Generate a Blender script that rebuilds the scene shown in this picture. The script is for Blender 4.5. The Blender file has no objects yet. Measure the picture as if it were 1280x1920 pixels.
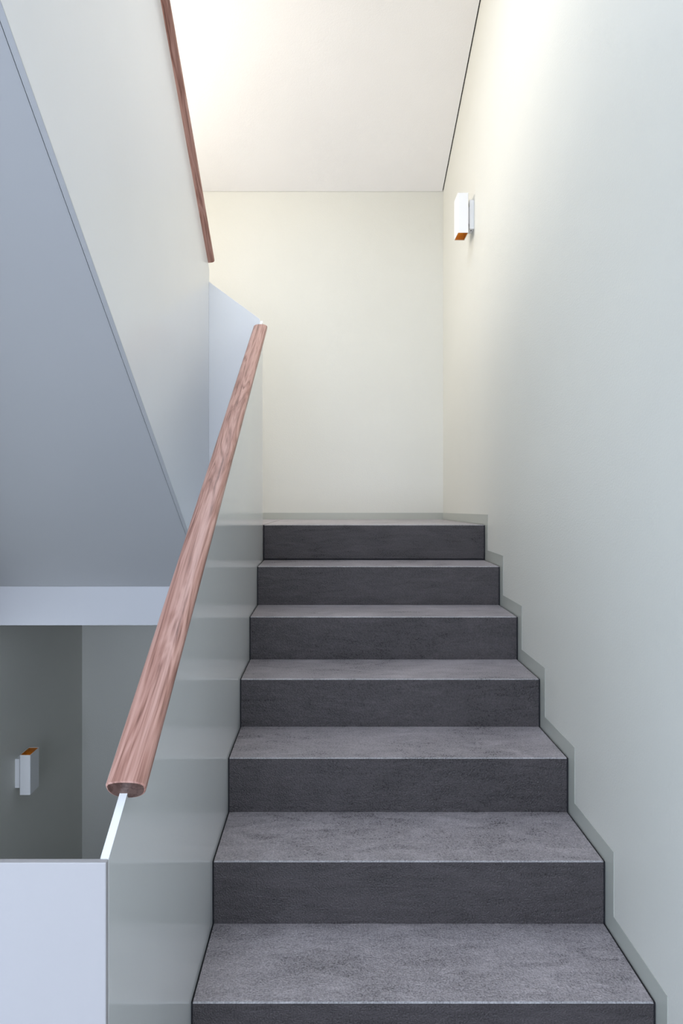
import bpy, bmesh, math, random
from mathutils import Vector, Matrix

scn = bpy.context.scene
COL = scn.collection
random.seed(4)

# ------------------------------------------------------------------ camera
ZC = 1.56                                   # eye height above the storey floor
F = 1200.0                                  # focal length in pixels of a 1280x1920 frame
cam_d = bpy.data.cameras.new('camera')
cam_d.sensor_fit = 'AUTO'; cam_d.sensor_width = 36.0
cam_d.lens = 36.0 * F / 1920.0
cam_d.shift_x = (640 - 617.4) / 1920.0
cam_d.shift_y = -(960 - 926.0) / 1920.0
cam_d.clip_start = 0.02
cam = bpy.data.objects.new('camera', cam_d); COL.objects.link(cam)
cam.location = (0, 0, ZC); cam.rotation_euler = (math.pi / 2, 0, 0)
scn.camera = cam

# ------------------------------------------------------------------ world and daylight
w = bpy.data.worlds.new('sky'); scn.world = w; w.use_nodes = True
w.node_tree.nodes['Background'].inputs[0].default_value = (0.80, 0.90, 1.0, 1)
w.node_tree.nodes['Background'].inputs[1].default_value = 1.0

RS = 0.43                                   # roof pitch (rise per metre towards the camera side)
YB = 4.375                                  # far wall
def roof_z(y): return ZC + 2.065 + (YB - y) * RS
ROOF_ANG = math.atan(RS)

def area(name, loc, rot, sx, sy, watts, col):
    d = bpy.data.lights.new(name, 'AREA'); d.shape = 'RECTANGLE'; d.size = sx; d.size_y = sy
    d.energy = watts; d.color = col
    o = bpy.data.objects.new(name, d); COL.objects.link(o); o.location = loc; o.rotation_euler = rot
    return o
SKY_Y0, SKY_Y1, SKY_X0, SKY_X1 = 1.30, 3.05, -1.15, -0.05     # skylight in the pitched ceiling
WIN_X0, WIN_X1, WIN_Z0, WIN_Z1 = -1.45, 0.35, 0.25, 2.45      # window behind the camera
YF = -2.6                                                     # wall behind the camera
ym = (SKY_Y0 + SKY_Y1) / 2
SIDE_Y0, SIDE_Y1, SIDE_Z0, SIDE_Z1 = 1.90, 3.60, ZC + 1.45, ZC + 2.22   # side window above the upper flight
LOW_Y0, LOW_Y1, LOW_Z0, LOW_Z1 = -1.75, 0.55, 0.20, 1.40                # side window of the camera's storey
STA_Y0, STA_Y1, STA_Z0, STA_Z1 = 1.90, 3.10, ZC - 1.85, ZC - 0.75          # made-up side window, added to light the flight going down
area('skylight_daylight', ((SKY_X0 + SKY_X1) / 2, ym, roof_z(ym) + 0.16), (-ROOF_ANG, 0, 0),
     SKY_X1 - SKY_X0, (SKY_Y1 - SKY_Y0) * 1.08, 54, (0.74, 0.84, 1.0))
area('side_window_daylight', (-1.69 - .17, (SIDE_Y0 + SIDE_Y1) / 2, (SIDE_Z0 + SIDE_Z1) / 2), (math.pi / 2, 0, -math.pi / 2),
     SIDE_Y1 - SIDE_Y0, SIDE_Z1 - SIDE_Z0, 57, (1.0, 0.91, 0.80))
area('rear_window_daylight', ((WIN_X0 + WIN_X1) / 2, YF - 0.16, (WIN_Z0 + WIN_Z1) / 2), (math.pi / 2, 0, 0),
     WIN_X1 - WIN_X0, WIN_Z1 - WIN_Z0, 104, (0.71, 0.80, 1.0))
area('stair_fill_light', (-1.69 - .17, (STA_Y0 + STA_Y1) / 2, (STA_Z0 + STA_Z1) / 2), (math.pi / 2, 0, -math.pi / 2),
     STA_Y1 - STA_Y0, STA_Z1 - STA_Z0, 6, (0.74, 0.85, 1.0))  # fill light added behind the made-up stair window
area('lower_window_daylight', (-1.69 - .17, (LOW_Y0 + LOW_Y1) / 2, (LOW_Z0 + LOW_Z1) / 2), (math.pi / 2, 0, -math.pi / 2),
     LOW_Y1 - LOW_Y0, LOW_Z1 - LOW_Z0, 40, (0.60, 0.76, 1.0))

vs = scn.view_settings
vs.view_transform = 'Standard'; vs.look = 'None'; vs.gamma = 1.0; vs.use_curve_mapping = False
vs.exposure = 0.0

# ------------------------------------------------------------------ materials
def new_mat(name):
    m = bpy.data.materials.new(name); m.use_nodes = True
    nt = m.node_tree; b = nt.nodes['Principled BSDF']
    return m, nt, b
def N(nt, t, **kw):
    n = nt.nodes.new(t)
    for k, v in kw.items():
        if hasattr(n, k): setattr(n, k, v)
        else: n.inputs[k].default_value = v
    return n
def coords(nt, scale=(1, 1, 1)):
    tc = N(nt, 'ShaderNodeTexCoord'); mp = N(nt, 'ShaderNodeMapping')
    mp.inputs['Scale'].default_value = scale
    nt.links.new(tc.outputs['Object'], mp.inputs['Vector'])
    return mp.outputs['Vector']
def bump(nt, b, h, strength, dist):
    bp = N(nt, 'ShaderNodeBump'); bp.inputs['Strength'].default_value = strength; bp.inputs['Distance'].default_value = dist
    nt.links.new(h, bp.inputs['Height']); nt.links.new(bp.outputs['Normal'], b.inputs['Normal'])

def paint(name, col, rough, peel=0.35, peel_scale=170, var=0.03, spec=0.5):
    m, nt, b = new_mat(name)
    v = coords(nt)
    n1 = N(nt, 'ShaderNodeTexNoise'); n1.inputs['Scale'].default_value = 1.3; n1.inputs['Detail'].default_value = 3
    nt.links.new(v, n1.inputs['Vector'])
    r = N(nt, 'ShaderNodeValToRGB')
    r.color_ramp.elements[0].position = 0.3; r.color_ramp.elements[1].position = 0.7
    r.color_ramp.elements[0].color = tuple(c * (1 - var) for c in col) + (1,)
    r.color_ramp.elements[1].color = tuple(min(1, c * (1 + var * .4)) for c in col) + (1,)
    nt.links.new(n1.outputs['Fac'], r.inputs['Fac']); nt.links.new(r.outputs['Color'], b.inputs['Base Color'])
    b.inputs['Roughness'].default_value = rough; b.inputs['Specular IOR Level'].default_value = spec
    if peel:
        n2 = N(nt, 'ShaderNodeTexNoise'); n2.inputs['Scale'].default_value = peel_scale; n2.inputs['Detail'].default_value = 2
        nt.links.new(v, n2.inputs['Vector']); bump(nt, b, n2.outputs['Fac'], peel, 0.002)
    return m

M = {}
M['wall'] = paint('sage_wall_paint', (0.735, 0.73, 0.67), 0.5)
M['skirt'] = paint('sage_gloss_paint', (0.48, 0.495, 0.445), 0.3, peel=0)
M['ceiling'] = paint('white_ceiling_paint', (0.94, 0.925, 0.91), 0.7)
M['white'] = paint('white_satin_paint', (0.90, 0.905, 0.91), 0.25, peel=0.03, peel_scale=60)
M['sage_satin'] = paint('sage_satin_paint', (0.80, 0.815, 0.80), 0.10, peel=0.012, peel_scale=30, spec=1.0)
M['fascia'] = paint('fascia_paint', (0.66, 0.66, 0.69), 0.4, peel=0.03, peel_scale=60)
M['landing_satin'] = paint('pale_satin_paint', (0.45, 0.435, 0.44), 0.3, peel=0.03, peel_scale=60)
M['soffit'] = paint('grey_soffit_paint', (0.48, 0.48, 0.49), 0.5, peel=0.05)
M['lamp_white'] = paint('white_powder_coat', (0.88, 0.88, 0.88), 0.4, peel=0.03, peel_scale=400, var=0)
M['dark'] = paint('black_shadow_gap', (0.012, 0.012, 0.016), 0.8, peel=0, var=0)
M['floor'] = paint('storey_floor_cement', (0.17, 0.16, 0.165), 0.4, peel=0.1, peel_scale=60)

m, nt, b = new_mat('brass_gold'); M['gold'] = m
b.inputs['Base Color'].default_value = (0.95, 0.60, 0.22, 1); b.inputs['Metallic'].default_value = 1
v = coords(nt); n = N(nt, 'ShaderNodeTexNoise'); n.inputs['Scale'].default_value = 40
nt.links.new(v, n.inputs['Vector']); mr = N(nt, 'ShaderNodeMapRange'); mr.inputs['To Min'].default_value = .25; mr.inputs['To Max'].default_value = .4
nt.links.new(n.outputs['Fac'], mr.inputs['Value']); nt.links.new(mr.outputs['Result'], b.inputs['Roughness'])

def cement(name, base, spec=0.5):
    m, nt, b = new_mat(name)
    v = coords(nt, (1, 1, 1)); vs_ = coords(nt, (3.0, 9, 16))
    big = N(nt, 'ShaderNodeTexNoise'); big.inputs['Scale'].default_value = 2.6; big.inputs['Detail'].default_value = 6; big.inputs['Roughness'].default_value = .6
    st = N(nt, 'ShaderNodeTexNoise'); st.inputs['Scale'].default_value = 2.0; st.inputs['Detail'].default_value = 8; st.inputs['Distortion'].default_value = 1.4
    fine = N(nt, 'ShaderNodeTexNoise'); fine.inputs['Scale'].default_value = 240; fine.inputs['Detail'].default_value = 3
    nt.links.new(v, big.inputs['Vector']); nt.links.new(vs_, st.inputs['Vector']); nt.links.new(v, fine.inputs['Vector'])
    a1 = N(nt, 'ShaderNodeMath', operation='ADD'); nt.links.new(big.outputs['Fac'], a1.inputs[0]); nt.links.new(st.outputs['Fac'], a1.inputs[1])
    m2 = N(nt, 'ShaderNodeMath', operation='MULTIPLY_ADD'); nt.links.new(fine.outputs['Fac'], m2.inputs[0]); m2.inputs[1].default_value = 1.8
    nt.links.new(a1.outputs[0], m2.inputs[2])
    r = N(nt, 'ShaderNodeValToRGB'); e = r.color_ramp.elements
    mr = N(nt, 'ShaderNodeMapRange'); mr.inputs['From Min'].default_value = 1.4; mr.inputs['From Max'].default_value = 2.4
    nt.links.new(m2.outputs[0], mr.inputs['Value']); nt.links.new(mr.outputs['Result'], r.inputs['Fac'])
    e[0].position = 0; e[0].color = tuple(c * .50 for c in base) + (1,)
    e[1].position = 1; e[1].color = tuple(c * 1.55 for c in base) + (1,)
    nt.links.new(r.outputs['Color'], b.inputs['Base Color'])
    rr = N(nt, 'ShaderNodeMapRange'); rr.inputs['To Min'].default_value = .25; rr.inputs['To Max'].default_value = .42
    nt.links.new(mr.outputs['Result'], rr.inputs['Value']); nt.links.new(rr.outputs['Result'], b.inputs['Roughness'])
    b.inputs['Specular IOR Level'].default_value = spec
    bump(nt, b, m2.outputs[0], 0.4, 0.006)
    return m
M['cement'] = cement('dark_brushed_cement', (0.066, 0.058, 0.060), 0.35)  # darker copy of the cement, riser shade put into its colour
M['tread'] = cement('lit_tread_cement', (0.36, 0.328, 0.345))  # paler copy of the cement, light on the treads put into its colour
M['arris'] = cement('arris_highlight_cement', (0.34, 0.33, 0.34))  # edge highlight put into the colour of the chamfer strip

def walnut(name, k_=1.0):
    m, nt, b = new_mat(name)
    v = coords(nt, (14, 1.1, 14))
    n1 = N(nt, 'ShaderNodeTexNoise'); n1.inputs['Scale'].default_value = 2.2; n1.inputs['Detail'].default_value = 4; n1.inputs['Distortion'].default_value = .9
    nt.links.new(v, n1.inputs['Vector'])
    mul = N(nt, 'ShaderNodeMath', operation='MULTIPLY'); mul.inputs[1].default_value = 9.0
    nt.links.new(n1.outputs['Fac'], mul.inputs[0])
    fr = N(nt, 'ShaderNodeMath', operation='PINGPONG'); fr.inputs[1].default_value = 1.0
    nt.links.new(mul.outputs[0], fr.inputs[0])
    v2 = coords(nt, (260, 5, 260))
    n2 = N(nt, 'ShaderNodeTexNoise'); n2.inputs['Scale'].default_value = 1.0; n2.inputs['Detail'].default_value = 3
    nt.links.new(v2, n2.inputs['Vector'])
    mx = N(nt, 'ShaderNodeMath', operation='MULTIPLY_ADD'); mx.inputs[1].default_value = .55
    nt.links.new(fr.outputs[0], mx.inputs[0]); nt.links.new(n2.outputs['Fac'], mx.inputs[2])
    r = N(nt, 'ShaderNodeValToRGB'); e = r.color_ramp.elements
    e[0].position = .3; e[0].color = (0.150 * k_, 0.064 * k_, 0.044 * k_, 1)
    e[1].position = 1.0; e[1].color = (0.56 * k_, 0.325 * k_, 0.265 * k_, 1)
    k = r.color_ramp.elements.new(.62); k.color = (0.39 * k_, 0.195 * k_, 0.150 * k_, 1)
    nt.links.new(mx.outputs[0], r.inputs['Fac']); nt.links.new(r.outputs['Color'], b.inputs['Base Color'])
    b.inputs['Roughness'].default_value = .42
    bump(nt, b, n2.outputs['Fac'], .06, .001)
    return m
M['walnut'] = walnut('oiled_walnut')
M['endgrain'] = walnut('walnut_end_grain', 0.22)

m, nt, b = new_mat('window_glass'); M['glass'] = m
tr = N(nt, 'ShaderNodeBsdfTransparent'); gl = N(nt, 'ShaderNodeBsdfGlossy'); gl.inputs['Roughness'].default_value = 0.02
mx = N(nt, 'ShaderNodeMixShader'); mx.inputs[0].default_value = .06
nt.links.new(tr.outputs[0], mx.inputs[1]); nt.links.new(gl.outputs[0], mx.inputs[2])
nt.links.new(mx.outputs[0], nt.nodes['Material Output'].inputs['Surface'])

# ------------------------------------------------------------------ geometry helpers
def link(name, bm, mat, parent=None, bevel=0, smooth=False, loc=None):
    bmesh.ops.recalc_face_normals(bm, faces=bm.faces)
    me = bpy.data.meshes.new(name); bm.to_mesh(me); bm.free()
    o = bpy.data.objects.new(name, me); COL.objects.link(o)
    me.materials.append(M[mat])
    if smooth: me.shade_smooth()
    if bevel:
        md = o.modifiers.new('bevel', 'BEVEL'); md.width = bevel; md.segments = 2; md.limit_method = 'ANGLE'
    if parent: o.parent = parent
    if loc: o.location = loc
    return o
def box(bm, x0, x1, y0, y1, z0, z1):
    vs = [bm.verts.new((x, y, z)) for x in (x0, x1) for y in (y0, y1) for z in (z0, z1)]
    for f in ((0, 1, 3, 2), (4, 6, 7, 5), (0, 4, 5, 1), (2, 3, 7, 6), (0, 2, 6, 4), (1, 5, 7, 3)):
        bm.faces.new([vs[i] for i in f])
def prism_x(bm, pts, x0, x1):                 # polygon in (y,z) extruded along x
    a = [bm.verts.new((x0, y, z)) for y, z in pts]; c = [bm.verts.new((x1, y, z)) for y, z in pts]
    bm.faces.new(a); bm.faces.new(c[::-1]); n = len(pts)
    for i in range(n): bm.faces.new((a[i], a[(i + 1) % n], c[(i + 1) % n], c[i]))
def prism_y(bm, pts, y0, y1):                 # polygon in (x,z) extruded along y
    a = [bm.verts.new((x, y0, z)) for x, z in pts]; c = [bm.verts.new((x, y1, z)) for x, z in pts]
    bm.faces.new(a); bm.faces.new(c[::-1]); n = len(pts)
    for i in range(n): bm.faces.new((a[i], a[(i + 1) % n], c[(i + 1) % n], c[i]))
def B(*a):
    bm = bmesh.new(); box(bm, *a); return bm
def PX(pts, x0, x1):
    bm = bmesh.new(); prism_x(bm, pts, x0, x1); return bm
def PY(pts, y0, y1):
    bm = bmesh.new(); prism_y(bm, pts, y0, y1); return bm
def Z(z): return z + ZC                        # heights below are written relative to the eye
def struct(o, label, cat):
    o['kind'] = 'structure'; o['label'] = label; o['category'] = cat; return o
def thing(name, label, cat, loc):
    o = bpy.data.objects.new(name, None); COL.objects.link(o); o.location = loc
    o.empty_display_size = .1
    o['label'] = label; o['category'] = cat
    return o
def under(o, t):                               # parent, keeping world coordinates
    o.parent = t; o.matrix_parent_inverse = Matrix.Translation(-Vector(t.location)); return o

# ------------------------------------------------------------------ dimensions
XL, XR = -1.69, 0.7775                         # side walls
SX0, SX1 = -0.3245, 0.7700                     # flight in view
RISE, GO = 0.1757, 0.2785
Y1, Z1 = 1.521, -1.2086                        # nosing of the first full step in view
NS = 7
YTOP = Y1 + 6 * GO                             # nosing of the landing
ZL = Z1 + 6 * RISE                             # landing level
ZLB = ZL - 0.020                               # landing at the far wall (laid to a slight fall)
YS = Y1 - GO                               # foot of the flight
ZF = -ZC                                       # storey floor (relative)
ZBOT = -5.0
YW = 0.955                                     # near edge of the stairwell opening
YE = 3.150                                     # far edge of the stairwell opening
TOPF = ZL + 9 * RISE                           # floor above

# ------------------------------------------------------------------ the setting
ztop = roof_z(YF) + .3
struct(link('wall_right', PX([(YF - .2, Z(ZBOT)), (YB + .2, Z(ZBOT)), (YB + .2, roof_z(YB) + .25), (YF - .2, roof_z(YF) + .35)], XR, XR + .2), 'wall'),
       'tall pale sage plaster wall along the right of the stairs', 'wall')
bm = bmesh.new()
zr0, zr1 = roof_z(YF) + .35, roof_z(YB) + .25
for y0, y1, z0, z1 in ((YF - .2, LOW_Y0, Z(ZBOT), SIDE_Z0), (LOW_Y1, STA_Y0, Z(ZBOT), SIDE_Z0), (STA_Y1, YB + .2, Z(ZBOT), SIDE_Z0), (STA_Y0, STA_Y1, Z(ZBOT), STA_Z0), (STA_Y0, STA_Y1, STA_Z1, SIDE_Z0), (LOW_Y0, LOW_Y1, Z(ZBOT), LOW_Z0), (LOW_Y0, LOW_Y1, LOW_Z1, SIDE_Z0)):
    box(bm, XL - .2, XL, y0, y1, z0, z1)
prism_x(bm, [(YF - .2, SIDE_Z0), (SIDE_Y0, SIDE_Z0), (SIDE_Y0, roof_z(SIDE_Y0) + .3), (YF - .2, zr0)], XL - .2, XL)
prism_x(bm, [(SIDE_Y1, SIDE_Z0), (YB + .2, SIDE_Z0), (YB + .2, zr1), (SIDE_Y1, roof_z(SIDE_Y1) + .3)], XL - .2, XL)
prism_x(bm, [(SIDE_Y0, SIDE_Z1), (SIDE_Y1, SIDE_Z1), (SIDE_Y1, roof_z(SIDE_Y1) + .3), (SIDE_Y0, roof_z(SIDE_Y0) + .3)], XL - .2, XL)
struct(link('wall_left', bm, 'wall'), 'shaded sage wall beyond the stairwell with the lower lamp', 'wall')
struct(link('wall_back', B(XL, XR, YB, YB + .2, Z(ZBOT), roof_z(YB) + .1), 'wall'),
       'sage wall closing the landing at the far end', 'wall')
bm = bmesh.new()
box(bm, XL, WIN_X0, YF - .2, YF, Z(ZBOT), ztop); box(bm, WIN_X1, XR, YF - .2, YF, Z(ZBOT), ztop)
box(bm, WIN_X0, WIN_X1, YF - .2, YF, Z(ZBOT), WIN_Z0); box(bm, WIN_X0, WIN_X1, YF - .2, YF, WIN_Z1, ztop)
struct(link('wall_front', bm, 'wall'), 'sage wall with a window behind the camera', 'wall')

# window behind the camera
wf = bmesh.new(); t = .05
for a in ((WIN_X0, WIN_X0 + t, WIN_Z0, WIN_Z1), (WIN_X1 - t, WIN_X1, WIN_Z0, WIN_Z1), (WIN_X0 + t, WIN_X1 - t, WIN_Z0, WIN_Z0 + t), (WIN_X0 + t, WIN_X1 - t, WIN_Z1 - t, WIN_Z1)):
    box(wf, a[0], a[1], YF - .12, YF - .05, a[2], a[3])
w1 = struct(link('window_1', wf, 'lamp_white'), 'white framed window in the wall behind the camera', 'window')
link('pane', B(WIN_X0 + t, WIN_X1 - t, YF - .09, YF - .08, WIN_Z0 + t, WIN_Z1 - t), 'glass', w1)

def side_window(name, label, y0, y1, z0, z1):
    wf = bmesh.new()
    for a in ((y0, y0 + t, z0, z1), (y1 - t, y1, z0, z1), (y0 + t, y1 - t, z0, z0 + t), (y0 + t, y1 - t, z1 - t, z1)):
        box(wf, XL - .13, XL - .06, *a)
    wn = struct(link(name, wf, 'lamp_white'), label, 'window')
    link('pane', B(XL - .10, XL - .09, y0 + t, y1 - t, z0 + t, z1 - t), 'glass', wn)
side_window('window_3', 'long white framed window high above the upper flight', SIDE_Y0, SIDE_Y1, SIDE_Z0, SIDE_Z1)
side_window('window_4', 'white framed side window of the lower storey, left of the camera', LOW_Y0, LOW_Y1, LOW_Z0, LOW_Z1)
side_window('added_window', 'added white framed side window to light the flight going down', STA_Y0, STA_Y1, STA_Z0, STA_Z1)  # unseen window, added for its light on the lower walls and lamp

# pitched ceiling with the skylight opening, held off the right wall by a shadow gap
CG = 0.007
def slab(bm, x0, x1, y0, y1, dz0, dz1):
    vs = [bm.verts.new((x, y, roof_z(y) + d)) for x in (x0, x1) for y in (y0, y1) for d in (dz0, dz1)]
    for f in ((0, 1, 3, 2), (4, 6, 7, 5), (0, 4, 5, 1), (2, 3, 7, 6), (0, 2, 6, 4), (1, 5, 7, 3)):
        bm.faces.new([vs[i] for i in f])
bm = bmesh.new(); cx1 = XR - CG; cy1 = YB - .003
slab(bm, XL, SKY_X0, YF, cy1, 0, .12); slab(bm, SKY_X1, cx1, YF, cy1, 0, .12)
slab(bm, SKY_X0, SKY_X1, YF, SKY_Y0, 0, .12); slab(bm, SKY_X0, SKY_X1, SKY_Y1, cy1, 0, .12)
struct(link('ceiling', bm, 'ceiling'), 'bright white pitched ceiling over the stairwell', 'ceiling')
bm = bmesh.new(); slab(bm, cx1 - .0005, XR, YF, YB, .012, .11)
struct(link('trim_1', bm, 'dark'), 'thin dark shadow gap between ceiling and right wall', 'trim')
bm = bmesh.new(); tt = .05
for a in ((SKY_X0, SKY_X0 + tt, SKY_Y0, SKY_Y1), (SKY_X1 - tt, SKY_X1, SKY_Y0, SKY_Y1), (SKY_X0 + tt, SKY_X1 - tt, SKY_Y0, SKY_Y0 + tt), (SKY_X0 + tt, SKY_X1 - tt, SKY_Y1 - tt, SKY_Y1)):
    slab(bm, *a, .05, .12)
w2 = struct(link('window_2', bm, 'lamp_white'), 'white framed skylight in the pitched ceiling above', 'window')
bm = bmesh.new(); slab(bm, SKY_X0 + tt, SKY_X1 - tt, SKY_Y0 + tt, SKY_Y1 - tt, .08, .09); link('pane', bm, 'glass', w2)

# floors: the storey floor the camera stands on, the floor above, the one below
bm = bmesh.new(); box(bm, XL, -.35, YF, YW, Z(ZF) - .28, Z(ZF)); box(bm, -.35, XR, YF, YS - .001, Z(ZF) - .28, Z(ZF))
struct(link('floor', bm, 'floor'), 'dark cement floor at the foot of the stairs', 'floor')
struct(link('floor', B(XL, XR, YF, YW, Z(TOPF) - .26, Z(TOPF)), 'ceiling'), 'upper storey floor slab above the camera', 'floor')
struct(link('floor', B(XL, XR, YF, YB, Z(ZBOT), Z(ZBOT) + .2), 'floor'), 'cement floor of the storey below', 'floor')


# stepped skirting on the right wall and along the far wall
S = 0.053
def strip(bm, bot, upp, x0, x1):
    n = len(bot); V = []
    for x in (x0, x1):
        V.append(([bm.verts.new((x, p[0], Z(p[1]))) for p in bot], [bm.verts.new((x, p[0], Z(p[1]))) for p in upp]))
    (b0, u0), (b1, u1) = V
    for i in range(n - 1):
        bm.faces.new((b0[i], b0[i + 1], u0[i + 1], u0[i])); bm.faces.new((b1[i], u1[i], u1[i + 1], b1[i + 1]))
        bm.faces.new((b0[i], b1[i], b1[i + 1], b0[i + 1])); bm.faces.new((u0[i], u0[i + 1], u1[i + 1], u1[i]))
    bm.faces.new((b0[0], u0[0], u1[0], b1[0])); bm.faces.new((b0[-1], b1[-1], u1[-1], u0[-1]))
def stepped(off_y, off_z, y_start, end):
    p = [(y_start, ZF + off_z)]
    for k in range(-1, 7):                      # riser k stands at y = Y1 + k*GO and rises to Z1 + k*RISE
        yk = Y1 + k * GO; zk = Z1 + k * RISE
        p += [(yk + off_y, zk - RISE + off_z), (yk + off_y, zk + off_z)]
    return p + [end]
bm = bmesh.new()
strip(bm, stepped(0, 0, YF + .01, (YB, ZLB)), stepped(-S * .94, S, YF + .01, (YB, ZLB + S * .85)), XR - .0015, XR)
struct(link('baseboard_right', bm, 'skirt'), 'thin stepped sage skirting following the stairs on the right wall', 'baseboard')
struct(link('baseboard_back', B(XL, XR - .0015, YB - .0015, YB, Z(ZLB), Z(ZLB) + S * .85), 'skirt'), 'low sage skirting along the far landing wall', 'baseboard')

# ------------------------------------------------------------------ the flight in view
st = thing('staircase', 'dark grey brushed cement stairs climbing to the landing', 'staircase', (0.22, YS, 0))
C3 = .0030
for k in range(-1, 7):
    yk = Y1 + k * GO; zk = Z1 + k * RISE
    zb = zk - RISE + (.007 if k == 6 else 0.0)
    bm = PX([(yk, Z(zk) - C3), (yk + .03, Z(zk) - .03), (yk + .03, Z(zb)), (yk, Z(zb))], SX0, SX1)
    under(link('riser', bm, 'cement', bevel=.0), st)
    if k == 6:
        under(link('joint', B(SX0 + .002, SX1 - .002, yk + .006, yk + .03, Z(zk - RISE), Z(zb)), 'dark'), st)['label'] = 'dark joint under the top riser'
        bm = PX([(yk + C3, Z(zk)), (YB - .002, Z(ZLB)), (YB - .002, Z(zk) - .2), (yk + .03, Z(zk) - .2), (yk + .03, Z(zk) - .03)], SX0, SX1)
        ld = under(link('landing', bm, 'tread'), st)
    else:
        bm = PX([(yk + C3, Z(zk)), (yk + GO, Z(zk)), (yk + GO, Z(zk) - .03), (yk + .03, Z(zk) - .03)], SX0, SX1)
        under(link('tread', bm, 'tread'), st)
    bm = PX([(yk, Z(zk) - C3), (yk + C3, Z(zk)), (yk + .03, Z(zk) - .03)], SX0, SX1)
    under(link('nosing', bm, 'arris'), st)
# carriage slab under the steps
under(link('carriage', PX([(YS + .04, Z(ZF)), (YTOP + .03, Z(ZL) - RISE - .04), (YTOP + .03, Z(ZL) - .48), (YS + .04, Z(ZF) - .28)], SX0 + .01, SX1), 'soffit'), st)
for nm, x0, x1, lb in (('joint', SX1, XR - .0016, 'dark joint beside the right skirting'), ('joint', -.3292, SX0, 'dark joint beside the panel')):
    bm = bmesh.new()
    strip(bm, stepped(.03, -.03, YS - .3, (YB - .002 if x0 > 0 else YTOP + .06, (ZLB if x0 > 0 else ZL) - .03)), stepped(.003, -.003, YS - .3, (YB - .002 if x0 > 0 else YTOP + .06, (ZLB if x0 > 0 else ZL) - .003)), x0, x1)
    under(link(nm, bm, 'dark'), st)['label'] = lb

# ------------------------------------------------------------------ handrail section
def rail(name, p0, p1, parent, w=.065, h=.044):
    """oval wooden rail from p0 to p1 (both in the yz plane), cut square to its axis"""
    p0 = Vector(p0); p1 = Vector(p1); L = (p1 - p0).length
    bm = bmesh.new(); NSEG = 40; rings = []
    r = .003
    prof = [(r * (1 - math.cos(a)), r * (1 - math.sin(a))) for a in (0, .4, .8, 1.2, math.pi / 2)]   # (along, inset)
    ss = [(a, i) for a, i in prof] + [(L * j / 10, 0) for j in range(1, 10)] + [(L - a, i) for a, i in prof[::-1]]
    for a, ins in ss:
        ring = []
        for j in range(NSEG):
            t = 2 * math.pi * j / NSEG; c, s_ = math.cos(t), math.sin(t); e = 2 / 2.35
            hz = (.014 if s_ > 0 else .030) - ins * .7
            x = (w / 2 - ins) * math.copysign(abs(c) ** e, c); z = hz * math.copysign(abs(s_) ** e, s_)
            ring.append(bm.verts.new((x, a, z)))
        rings.append(ring)
    for a, c in zip(rings, rings[1:]):
        for j in range(NSEG): bm.faces.new((a[j], a[(j + 1) % NSEG], c[(j + 1) % NSEG], c[j]))
    bm.faces.new(rings[0][::-1]); bm.faces.new(rings[-1])
    o = link(name, bm, 'walnut', smooth=True); o.data.materials.append(M['endgrain'])
    for f in o.data.polygons:
        if len(f.vertices) > 4: f.use_smooth = False; f.material_index = 1
    d = p1 - p0
    o.location = p0; o.rotation_euler = (math.atan2(d.z, d.y), 0, 0)
    return under(o, parent)

# ------------------------------------------------------------------ balustrade of the flight in view
PT = 0.011                                      # sheet thickness
PX1 = -0.3295; PX0 = PX1 - PT                    # inner sheet beside the steps
QX1 = -0.593; QX0 = QX1 - PT                    # sheet on the far side of the well
K1 = 0.6365
def top1(y): return 0.853 + (y - YE) * K1
bl = thing('balustrade', 'satin panel with walnut handrail beside the steps', 'balustrade', (PX1, YW, 0))
bm = PX([(YW, Z(top1(YW))), (YE + PT, Z(top1(YE))), (YE + PT, Z(ZL) - .48), (YW + .25, Z(ZF) - .28), (YW, Z(ZF) - .28)], PX0, PX1)
under(link('side_panel', bm, 'sage_satin', bevel=.001), bl)
bm = PX([(YW - .001, Z(top1(YW)) - .0008), (YE + PT, Z(top1(YE)) - .0008), (YE + PT, Z(top1(YE)) + .0012), (YW - .001, Z(top1(YW)) + .0012)], PX0 - .0008, PX1 + .0008)
e = under(link('top_edge', bm, 'white'), bl); e['label'] = 'white painted top edge'
bm = B(QX0, PX1, YW - PT, YW, Z(ZF) - .28, Z(top1(YW)))
e = under(link('end_panel', bm, 'landing_satin', bevel=.0015), bl); e['label'] = 'bluish white end panel'
n = Vector((0, -K1, 1)).normalized()
def on1(y): return Vector((-.329, y, Z(top1(y)) - .010 - (y - 1.03) * .0084)) + n * (.0265)
e = rail('handrail', on1(1.047), on1(3.070), bl); e['label'] = 'reddish brown walnut handrail'

# ------------------------------------------------------------------ balustrade of the upper flight
K2 = 0.682
def top2(y): return 1.118 + (YE - y) * K2
def bot2(y): return -.142 - (y - 2.661) * .684
YT = YW - .02
bu = thing('balustrade', 'tall white panel with walnut handrail rising towards the skylight', 'balustrade', (QX1, YE, Z(ZL)))
bm = PX([(YE + PT, Z(top2(YE + PT))), (YT, Z(top2(YT))), (YT, Z(bot2(YT))), (3.113, Z(bot2(3.113))), (YE + PT, Z(bot2(3.113)))], QX0, QX1)
under(link('side_panel', bm, 'white', bevel=.001), bu)
bm = PX([(YT, Z(bot2(YT)) - .002), (3.112, Z(bot2(3.112)) - .002), (3.112, Z(bot2(3.112)) + .001), (YT, Z(bot2(YT)) + .001)], QX0 - .0015, QX1 + .0006)
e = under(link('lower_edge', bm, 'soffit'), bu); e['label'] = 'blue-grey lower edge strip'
bm = PY([(QX1, Z(1.045)), (PX0 - .002, Z(.861)), (PX0 - .002, Z(ZL) - .48), (QX1, Z(ZL) - .48)], YE, YE + PT)
under(link('end_panel', bm, 'white', bevel=.001), bu)
n2 = Vector((0, K2, 1)).normalized()
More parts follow.
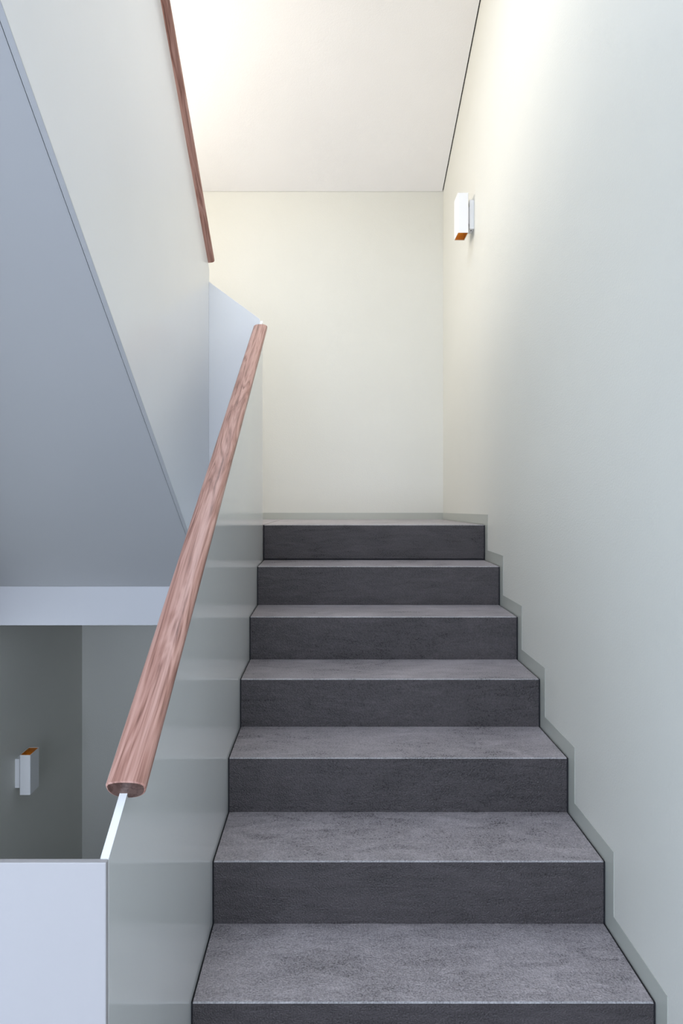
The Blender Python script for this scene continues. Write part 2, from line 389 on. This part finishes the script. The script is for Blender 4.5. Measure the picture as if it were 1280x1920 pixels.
def on2(y): return Vector((QX0 + PT / 2, y, Z(top2(y)))) + n2 * (.0265)
e = rail('handrail', on2(YE - .01), on2(YT + .02), bu); e['label'] = 'dark walnut handrail seen from below'

# ------------------------------------------------------------------ upper flight with its smooth underside
uf = thing('staircase', 'upper flight of stairs with smooth blue-grey underside', 'staircase', (-1.15, YE, Z(ZL)))
SD = .002                                       # underside lies just above the panel's lower edge
pts = [(3.113, Z(bot2(3.113)) + SD), (YT, Z(bot2(YT)) + SD)]
ng = 8; go2 = (YTOP - .02 - YT) / ng
pts2 = []
for i in range(1, 10):                          # risers from the top down
    yr = YT + (i - 1) * go2
    pts2 += [(yr, Z(TOPF - (i - 1) * RISE)), (yr, Z(TOPF - i * RISE))]
bm = PX(pts[:2] + pts2 + [(3.113, Z(ZL))], XL + .002, QX0 - .0045)
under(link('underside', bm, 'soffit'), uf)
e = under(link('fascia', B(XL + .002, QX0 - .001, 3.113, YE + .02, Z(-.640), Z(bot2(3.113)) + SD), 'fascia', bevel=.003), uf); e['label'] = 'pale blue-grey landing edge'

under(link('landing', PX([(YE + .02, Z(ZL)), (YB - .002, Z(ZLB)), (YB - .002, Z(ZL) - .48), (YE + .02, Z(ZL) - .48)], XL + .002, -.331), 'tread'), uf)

# flight going down on the far side of the well
df = thing('staircase', 'flight of stairs going down behind the white end panel', 'staircase', (-1.15, YW, Z(ZF)))
pts = []
for i in range(1, 10):
    yr = YW + .005 + (i - 1) * .274
    pts += [(yr, Z(ZF - (i - 1) * RISE)), (yr, Z(ZF - i * RISE))]
zl2 = ZF - 9 * RISE
pts += [(YB - .002, Z(zl2)), (YB - .002, Z(zl2) - .3), (3.1, Z(zl2) - .3), (YW + .005, Z(ZF) - .45)]
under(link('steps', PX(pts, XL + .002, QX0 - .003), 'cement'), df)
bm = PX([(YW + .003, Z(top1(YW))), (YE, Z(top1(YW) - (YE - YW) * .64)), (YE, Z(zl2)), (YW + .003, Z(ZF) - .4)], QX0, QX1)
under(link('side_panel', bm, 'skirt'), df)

# guard of the upper storey over the stair opening
gd = thing('balustrade', 'guard panel of the floor above, over the stairs', 'balustrade', (.2, YW, Z(TOPF)))
under(link('panel', B(PX0, XR - .001, YW - PT, YW, Z(TOPF), Z(TOPF) + 1.0), 'white', bevel=.001), gd)

# ------------------------------------------------------------------ wall lamps: rectangular up-and-down tubes on a back plate
def wall_lamp(name, label, x_wall, side, y, z):
    """side = -1: mounted on a wall to the right of the lamp, +1: on a wall to its left"""
    W, D, H, T = .057, .106, .213, .0022
    t = thing(name, label, 'lamp', (x_wall, y, z)); t['group'] = 'box wall lamps in the stairwell'
    s = side
    def bx(x0, x1, y0, y1, z0, z1, mat, nm, bev=0.0, par=None):
        a, c = sorted((s * x0, s * x1))
        o = link(nm, B(a, c, y0, y1, z0, z1), mat, bevel=bev); o.parent = par or t; return o
    g = .034
    # back plate
    pl = bx(0, g - .010, -.034, .034, -.078, .078, 'lamp_white', 'back_plate', .001)
    bx(g - .010, g, -.020, .020, -.045, .045, 'lamp_white', 'bracket', .0005)
    for zz in (-.0786, ):
        bm = bmesh.new(); bmesh.ops.create_cone(bm, cap_ends=True, segments=12, radius1=.003, radius2=.003, depth=.003)
        o = link('screw', bm, 'dark'); o.location = (s * .012, -.012, zz); o.parent = t; o['label'] = 'small dark screw'
    # hollow housing, rounded corners, open at top and bottom
    def ring(x0, x1, y0, y1, r, n=4):
        out = []
        for cx, cy, a0 in ((x1 - r, y1 - r, 0), (x0 + r, y1 - r, 90), (x0 + r, y0 + r, 180), (x1 - r, y0 + r, 270)):
            for i in range(n + 1):
                a = math.radians(a0 + 90 * i / n); out.append((cx + r * math.cos(a), cy + r * math.sin(a)))
        return out
    def tube(x0, x1, y0, y1, r, th, h0, h1):
        bm = bmesh.new()
        o_ = ring(x0, x1, y0, y1, r); i_ = ring(x0 + th, x1 - th, y0 + th, y1 - th, max(.0006, r - th))
        L = [[bm.verts.new((s * px, py, zz)) for px, py in pts_] for pts_, zz in ((o_, h0), (o_, h1), (i_, h1), (i_, h0))]
        n = len(o_)
        for a, c in zip(L, L[1:] + L[:1]):
            for j in range(n): bm.faces.new((a[j], a[(j + 1) % n], c[(j + 1) % n], c[j]))
        return bm
    hs = link('housing', tube(g, g + W, -D / 2, D / 2, .004, T, -H / 2, H / 2), 'lamp_white'); hs.parent = t
    li = link('lining', tube(g + T, g + W - T, -D / 2 + T, D / 2 - T, .002, .0012, -H / 2 + .0012, H / 2 - .0012), 'gold'); li.parent = t; li['label'] = 'golden inner lining'
    core = bx(g + T + .0012, g + W - T - .0012, -D / 2 + T + .0012, D / 2 - T - .0012, -.066, .066, 'gold', 'lamp_core'); core['label'] = 'golden reflector plate between the two openings'
    return t
wall_lamp('wall_lamp', 'white box lamp high on the pale right wall, orange opening below', XR, -1, 3.475, Z(1.397 + .1065))
wall_lamp('wall_lamp', 'white box lamp on the dark lower left wall, golden opening on top', XL, 1, 3.475, Z(-1.61 + .1065))
